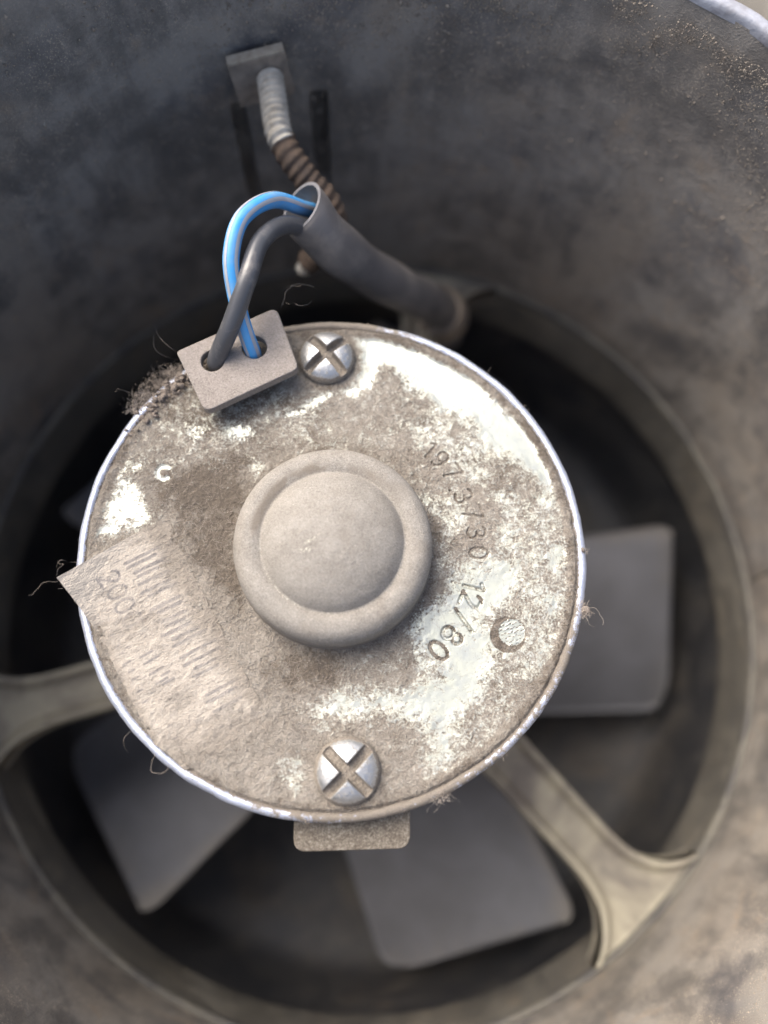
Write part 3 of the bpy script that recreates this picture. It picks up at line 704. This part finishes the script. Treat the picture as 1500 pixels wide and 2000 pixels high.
while cnt < 13000:
    x, y = rng.uniform(-3.2, 3.2, 2); r = math.hypot(x, y)
    if r > 3.18 or r < 1.24: continue
    k = (np.argmin(np.abs(rr - r)) * NTH + int((math.atan2(y, x) % (2 * np.pi)) / (2 * np.pi) * NTH) % NTH)
    if bare[k] > .4 and rng.random() < .93: continue
    p = np.array((x, y)) - Q; su, sv = p @ eU, p @ eR
    ons = 0 < su < LU and 0 < sv < LR
    if ons and rng.random() < .45: continue
    fuzz(x, y, .085 if ons else .03, rng.uniform(.025, .085), rng.uniform(.0007, .0014)); cnt += 1
for k in range(900):                                   # dark lint caught along the crimp
    a = rng.uniform(0, 2 * np.pi); fuzz(3.12 * math.cos(a), 3.12 * math.sin(a), .0, rng.uniform(.03, .09), .0012, .8)
def clump(cx, cy, cz, rad, n, ln):
    for _ in range(n):
        p = rng.normal(size=3) * rad; fuzz(cx + p[0], cy + p[1], cz + p[2] * .5, rng.uniform(.3, 1) * ln, rng.uniform(.0009, .0018), .6)
for (x, y, r, n, l) in ((-2.55, 2.10, .08, 420, .07), (-2.38, 2.30, .08, 420, .07), (-2.2, 2.44, .06, 260, .07), (-2.68, 1.94, .05, 160, .06), (-2.3, 2.4, .10, 30, .12), (3.22, .0, .02, 60, .04), (3.18, -.82, .04, 110, .07), (3.15, -.70, .03, 60, .06),
                        (1.3, -2.98, .05, 50, .1), (-2.05, 2.62, .05, 40, .12), (-3.28, -.42, .05, 24, .07), (-.3, -3.2, .04, 30, .08)):
    clump(x, y, .02, r, n, l)
CV, CF, c0 = [], [], 0
blobs = [(3.22, .0, .03), (3.20, -.78, .05)]
for _ in range(240):
    aa = math.radians(rng.normal(136, 6.0)); q_ = 3.14 + rng.normal() * .05; blobs.append((q_ * math.cos(aa), q_ * math.sin(aa), rng.uniform(.012, .04)))
for (x, y, r) in blobs:
    v = IV * (1 + .9 * (fbm(IV * 1.0 + x * 5, 3.0, 3)[:, None] - .5)) * (r * 1.2, r * 1.2, r * .6) @ np.linalg.qr(rng.normal(size=(3, 3)))[0] + (x, y, .01 + .03 * rng.normal()); CV.append(v); CF.append(IF + c0); c0 += len(v)
dc_ = obj('dust_clumps', np.vstack(CV), np.vstack(CF), 'clump', motor); dc_['kind'] = 'stuff'
def strand(p0, d, ln, wig, w=.0013):
    p = np.array(p0, float); d = np.array(d, float); d /= np.linalg.norm(d); out = [p.copy()]
    for _ in range(14):
        d = d + rng.normal(size=3) * wig; d /= np.linalg.norm(d); p = p + d * ln / 14; out.append(p.copy())
    hair(out, w)
for p0, d, ln, wg in (((-.70, 3.25, .45), (.2, .5, .5), .7, .35), ((-.72, 3.22, .42), (.1, .6, .6), .6, .45), ((-.85, 3.3, .40), (.3, .7, .3), .9, .3), ((-1.2, 3.1, .4), (.5, .6, .6), .8, .3), ((-2.1, 2.65, .3), (-.6, .4, .4), .5, .4), ((-2.2, 2.6, .2), (-.7, .3, .3), .45, .4),
                      ((-3.30, -.45, .40), (-.7, .1, .2), .45, .4), ((-3.30, -.38, .42), (-.4, .8, .3), .4, .4), ((-3.25, -.2, .3), (-.5, .8, .1), .4, .35),
                      ((3.2, -.8, .05), (.6, -.6, .1), .5, .35), ((3.22, -.75, .05), (.7, -.2, .2), .35, .4), ((-2.1, -2.45, .05), (-.1, -.8, .1), .5, .3), ((-2.4, -2.2, .05), (-.8, -.2, .1), .3, .3),
                      ((1.4, -2.95, .05), (.1, -.9, .1), .15, .2), ((1.2, -3.02, .05), (-.1, -.9, .1), .2, .3), ((-2.6, 2.1, .05), (-.6, .5, .4), .4, .4)):
    strand(p0, d, ln, wg)
fz = obj('lint', np.vstack(FV), np.array(FF), 'fuzz', motor); fz['kind'] = 'stuff'

# ================================================================== wiring
def capfree(V, Fq): return V, Fq
C = path([(-.30, 4.78, .35), (-.44, 4.62, .62), (-.80, 4.42, 1.05), (-1.14, 3.98, 1.28), (-1.27, 3.50, 1.20), (-1.24, 3.10, .95), (-1.16, 2.80, .62), (-1.09, 2.63, .35), (-1.09, 2.62, .20)], 160)
V, Fq = tube(C, .105, 22)
bwC = C
bw = obj('blue_wire', V, Fq, 'blue', origin=(-1.09, 2.62, .2)); tag(bw, 'bright blue insulated wire looping from the sleeve into the terminal board', 'wire')
for a0_, a1_ in ((3.55, 4.05), (5.0, 5.45)):  # two thin grey strips laid lengthwise on the wire
    V, Fq = tube(bwC, .1075, 7, False, None, a0_, a1_); obj('grey_stripe', V, Fq, 'stripe', bw)
C = path([(-.20, 4.46, .15), (-.42, 4.38, .52), (-.70, 4.16, .88), (-.94, 3.76, 1.08), (-1.08, 3.24, 1.08), (-1.30, 2.80, .78), (-1.54, 2.52, .38), (-1.58, 2.48, .20)], 150)
V, Fq = tube(C, .122, 22)
kw = obj('black_wire', V, Fq, 'black', origin=(-1.58, 2.48, .2)); tag(kw, 'black insulated wire curving from the sleeve into the terminal board', 'wire')
# flexible sleeve with an open cut end
sl = thing('cable_sleeve', 'dark grey flexible plastic sleeve with a cut open end holding the wires', 'cable sleeve', (2.3, 5.75, -4.1))
C = path([(-.46, 4.62, .66), (-.12, 4.42, .22), (.44, 4.55, -.75), (1.12, 4.78, -1.75), (1.70, 5.20, -2.9), (2.0, 5.55, -3.9), (2.15, 5.70, -4.9)], 110)
T, N, B = frames(C); wob = 1 + .03 * np.sin(np.arange(len(C)) * .33)
R0 = np.linspace(.35, .36, len(C)) * wob
Vo, Fo = tube(C, R0, 40, cap=False); Vi, Fi = tube(C, R0 - .045, 40, cap=False)
def skew(V):        # the end is cut at a slant
    V = V.reshape(len(C), 40, 3).copy()
    cutdir = np.array((.25, 1.0, -.1))
    for k in range(14):
        f = (1 - k / 14)
        off = (V[k] - C[k]) @ cutdir; V[k] = V[k] + T[k] * (-off[:, None] * .30 * f)
    return V.reshape(-1, 3)
Vo, Vi = skew(Vo), skew(Vi)
obj('sleeve_tube', Vo, Fo, 'sleeve', sl); obj('sleeve_bore', Vi, [f[::-1] for f in Fi], 'sleeve', sl)
V, Fq = tube(path([(1.80, 5.30, -3.2), (1.98, 5.52, -3.75), (2.05, 5.62, -4.1)], 24), .47, 36); obj('end_collar', V, Fq, 'washer', sl)
lipV = np.vstack([Vo[:40], Vi[:40]]); lipF = [(j, (j + 1) % 40, 40 + (j + 1) % 40, 40 + j) for j in range(40)]
obj('cut_edge', lipV, lipF, 'sleeve_cut', sl)

# ================================================================== threaded stud with square washer and rusty spring
stud = thing('threaded_stud', 'bent zinc threaded stud through the shroud wall above the wires', 'stud', (-1.05, 7.2, .45))
def threaded(C, r, pitch, depth, helix=True, nv=28):
    s = np.r_[0, np.cumsum(np.linalg.norm(np.diff(C, axis=0), axis=1))]
    def rf(i, a): return 1 - depth / r * (.5 + .5 * np.cos(2 * np.pi * s[i] / pitch - a))
    return tube(C, r, nv, True, rf)
C = path([(-1.06, 7.45, .46), (-1.0, 7.10, .46), (-.91, 6.50, .45), (-.84, 6.05, .42), (-.76, 5.86, .36)], 260)
V, Fq = threaded(C, .200, .105, .042); obj('thread', V, Fq, 'thread', stud)
a0 = math.radians(103.2); er = np.array((math.cos(a0), math.sin(a0), 0)); et = np.array((-math.sin(a0), math.cos(a0), 0)); ez = np.array((0, 0, 1.0))
def box(c, ax, half):
    V = []; c = np.array(c, float)
    for i in (-1, 1):
        for j in (-1, 1):
            for k in (-1, 1): V.append(c + i * half[0] * ax[0] + j * half[1] * ax[1] + k * half[2] * ax[2])
    return np.array(V), [(0, 1, 3, 2), (4, 6, 7, 5), (0, 4, 5, 1), (2, 3, 7, 6), (0, 2, 6, 4), (1, 5, 7, 3)]
wc = np.array((SX, SY, 0)) + 7.22 * er + np.array((0, 0, .42)); tl = et * math.cos(.10) + ez * math.sin(.10) * -1; tz = np.cross(er, tl)
tz = tz if tz[2] > 0 else -tz
V, Fq = box(wc, (er, tl, tz), (.06, .42, .40)); obj('square_washer', V, Fq, 'washer', stud, smooth=False)
V, Fq = box(wc + tz * .405 - er * .01, (er, tl, tz), (.075, .41, .018)); obj('washer_dust', V, Fq, 'washer_edge', stud, smooth=False)
spring = thing('coil_spring', 'rusty brown coil spring hanging from the stud behind the sleeve', 'spring', (-.55, 5.0, -1.3))
C = path([(-.78, 5.92, .36), (-.66, 5.72, .28), (-.44, 5.50, .10), (-.16, 5.30, -.12), (-.05, 5.15, -.45), (-.22, 5.05, -.85), (-.50, 5.0, -1.25)], 300)
V, Fq = threaded(C, .205, .13, .025, nv=30); obj('coil', V, Fq, 'rust', spring)
V, Fq = tube(path([(-.44, 5.01, -1.15), (-.60, 4.98, -1.42)], 8), .12, 20); obj('end_pin', V, Fq, 'thread', spring)
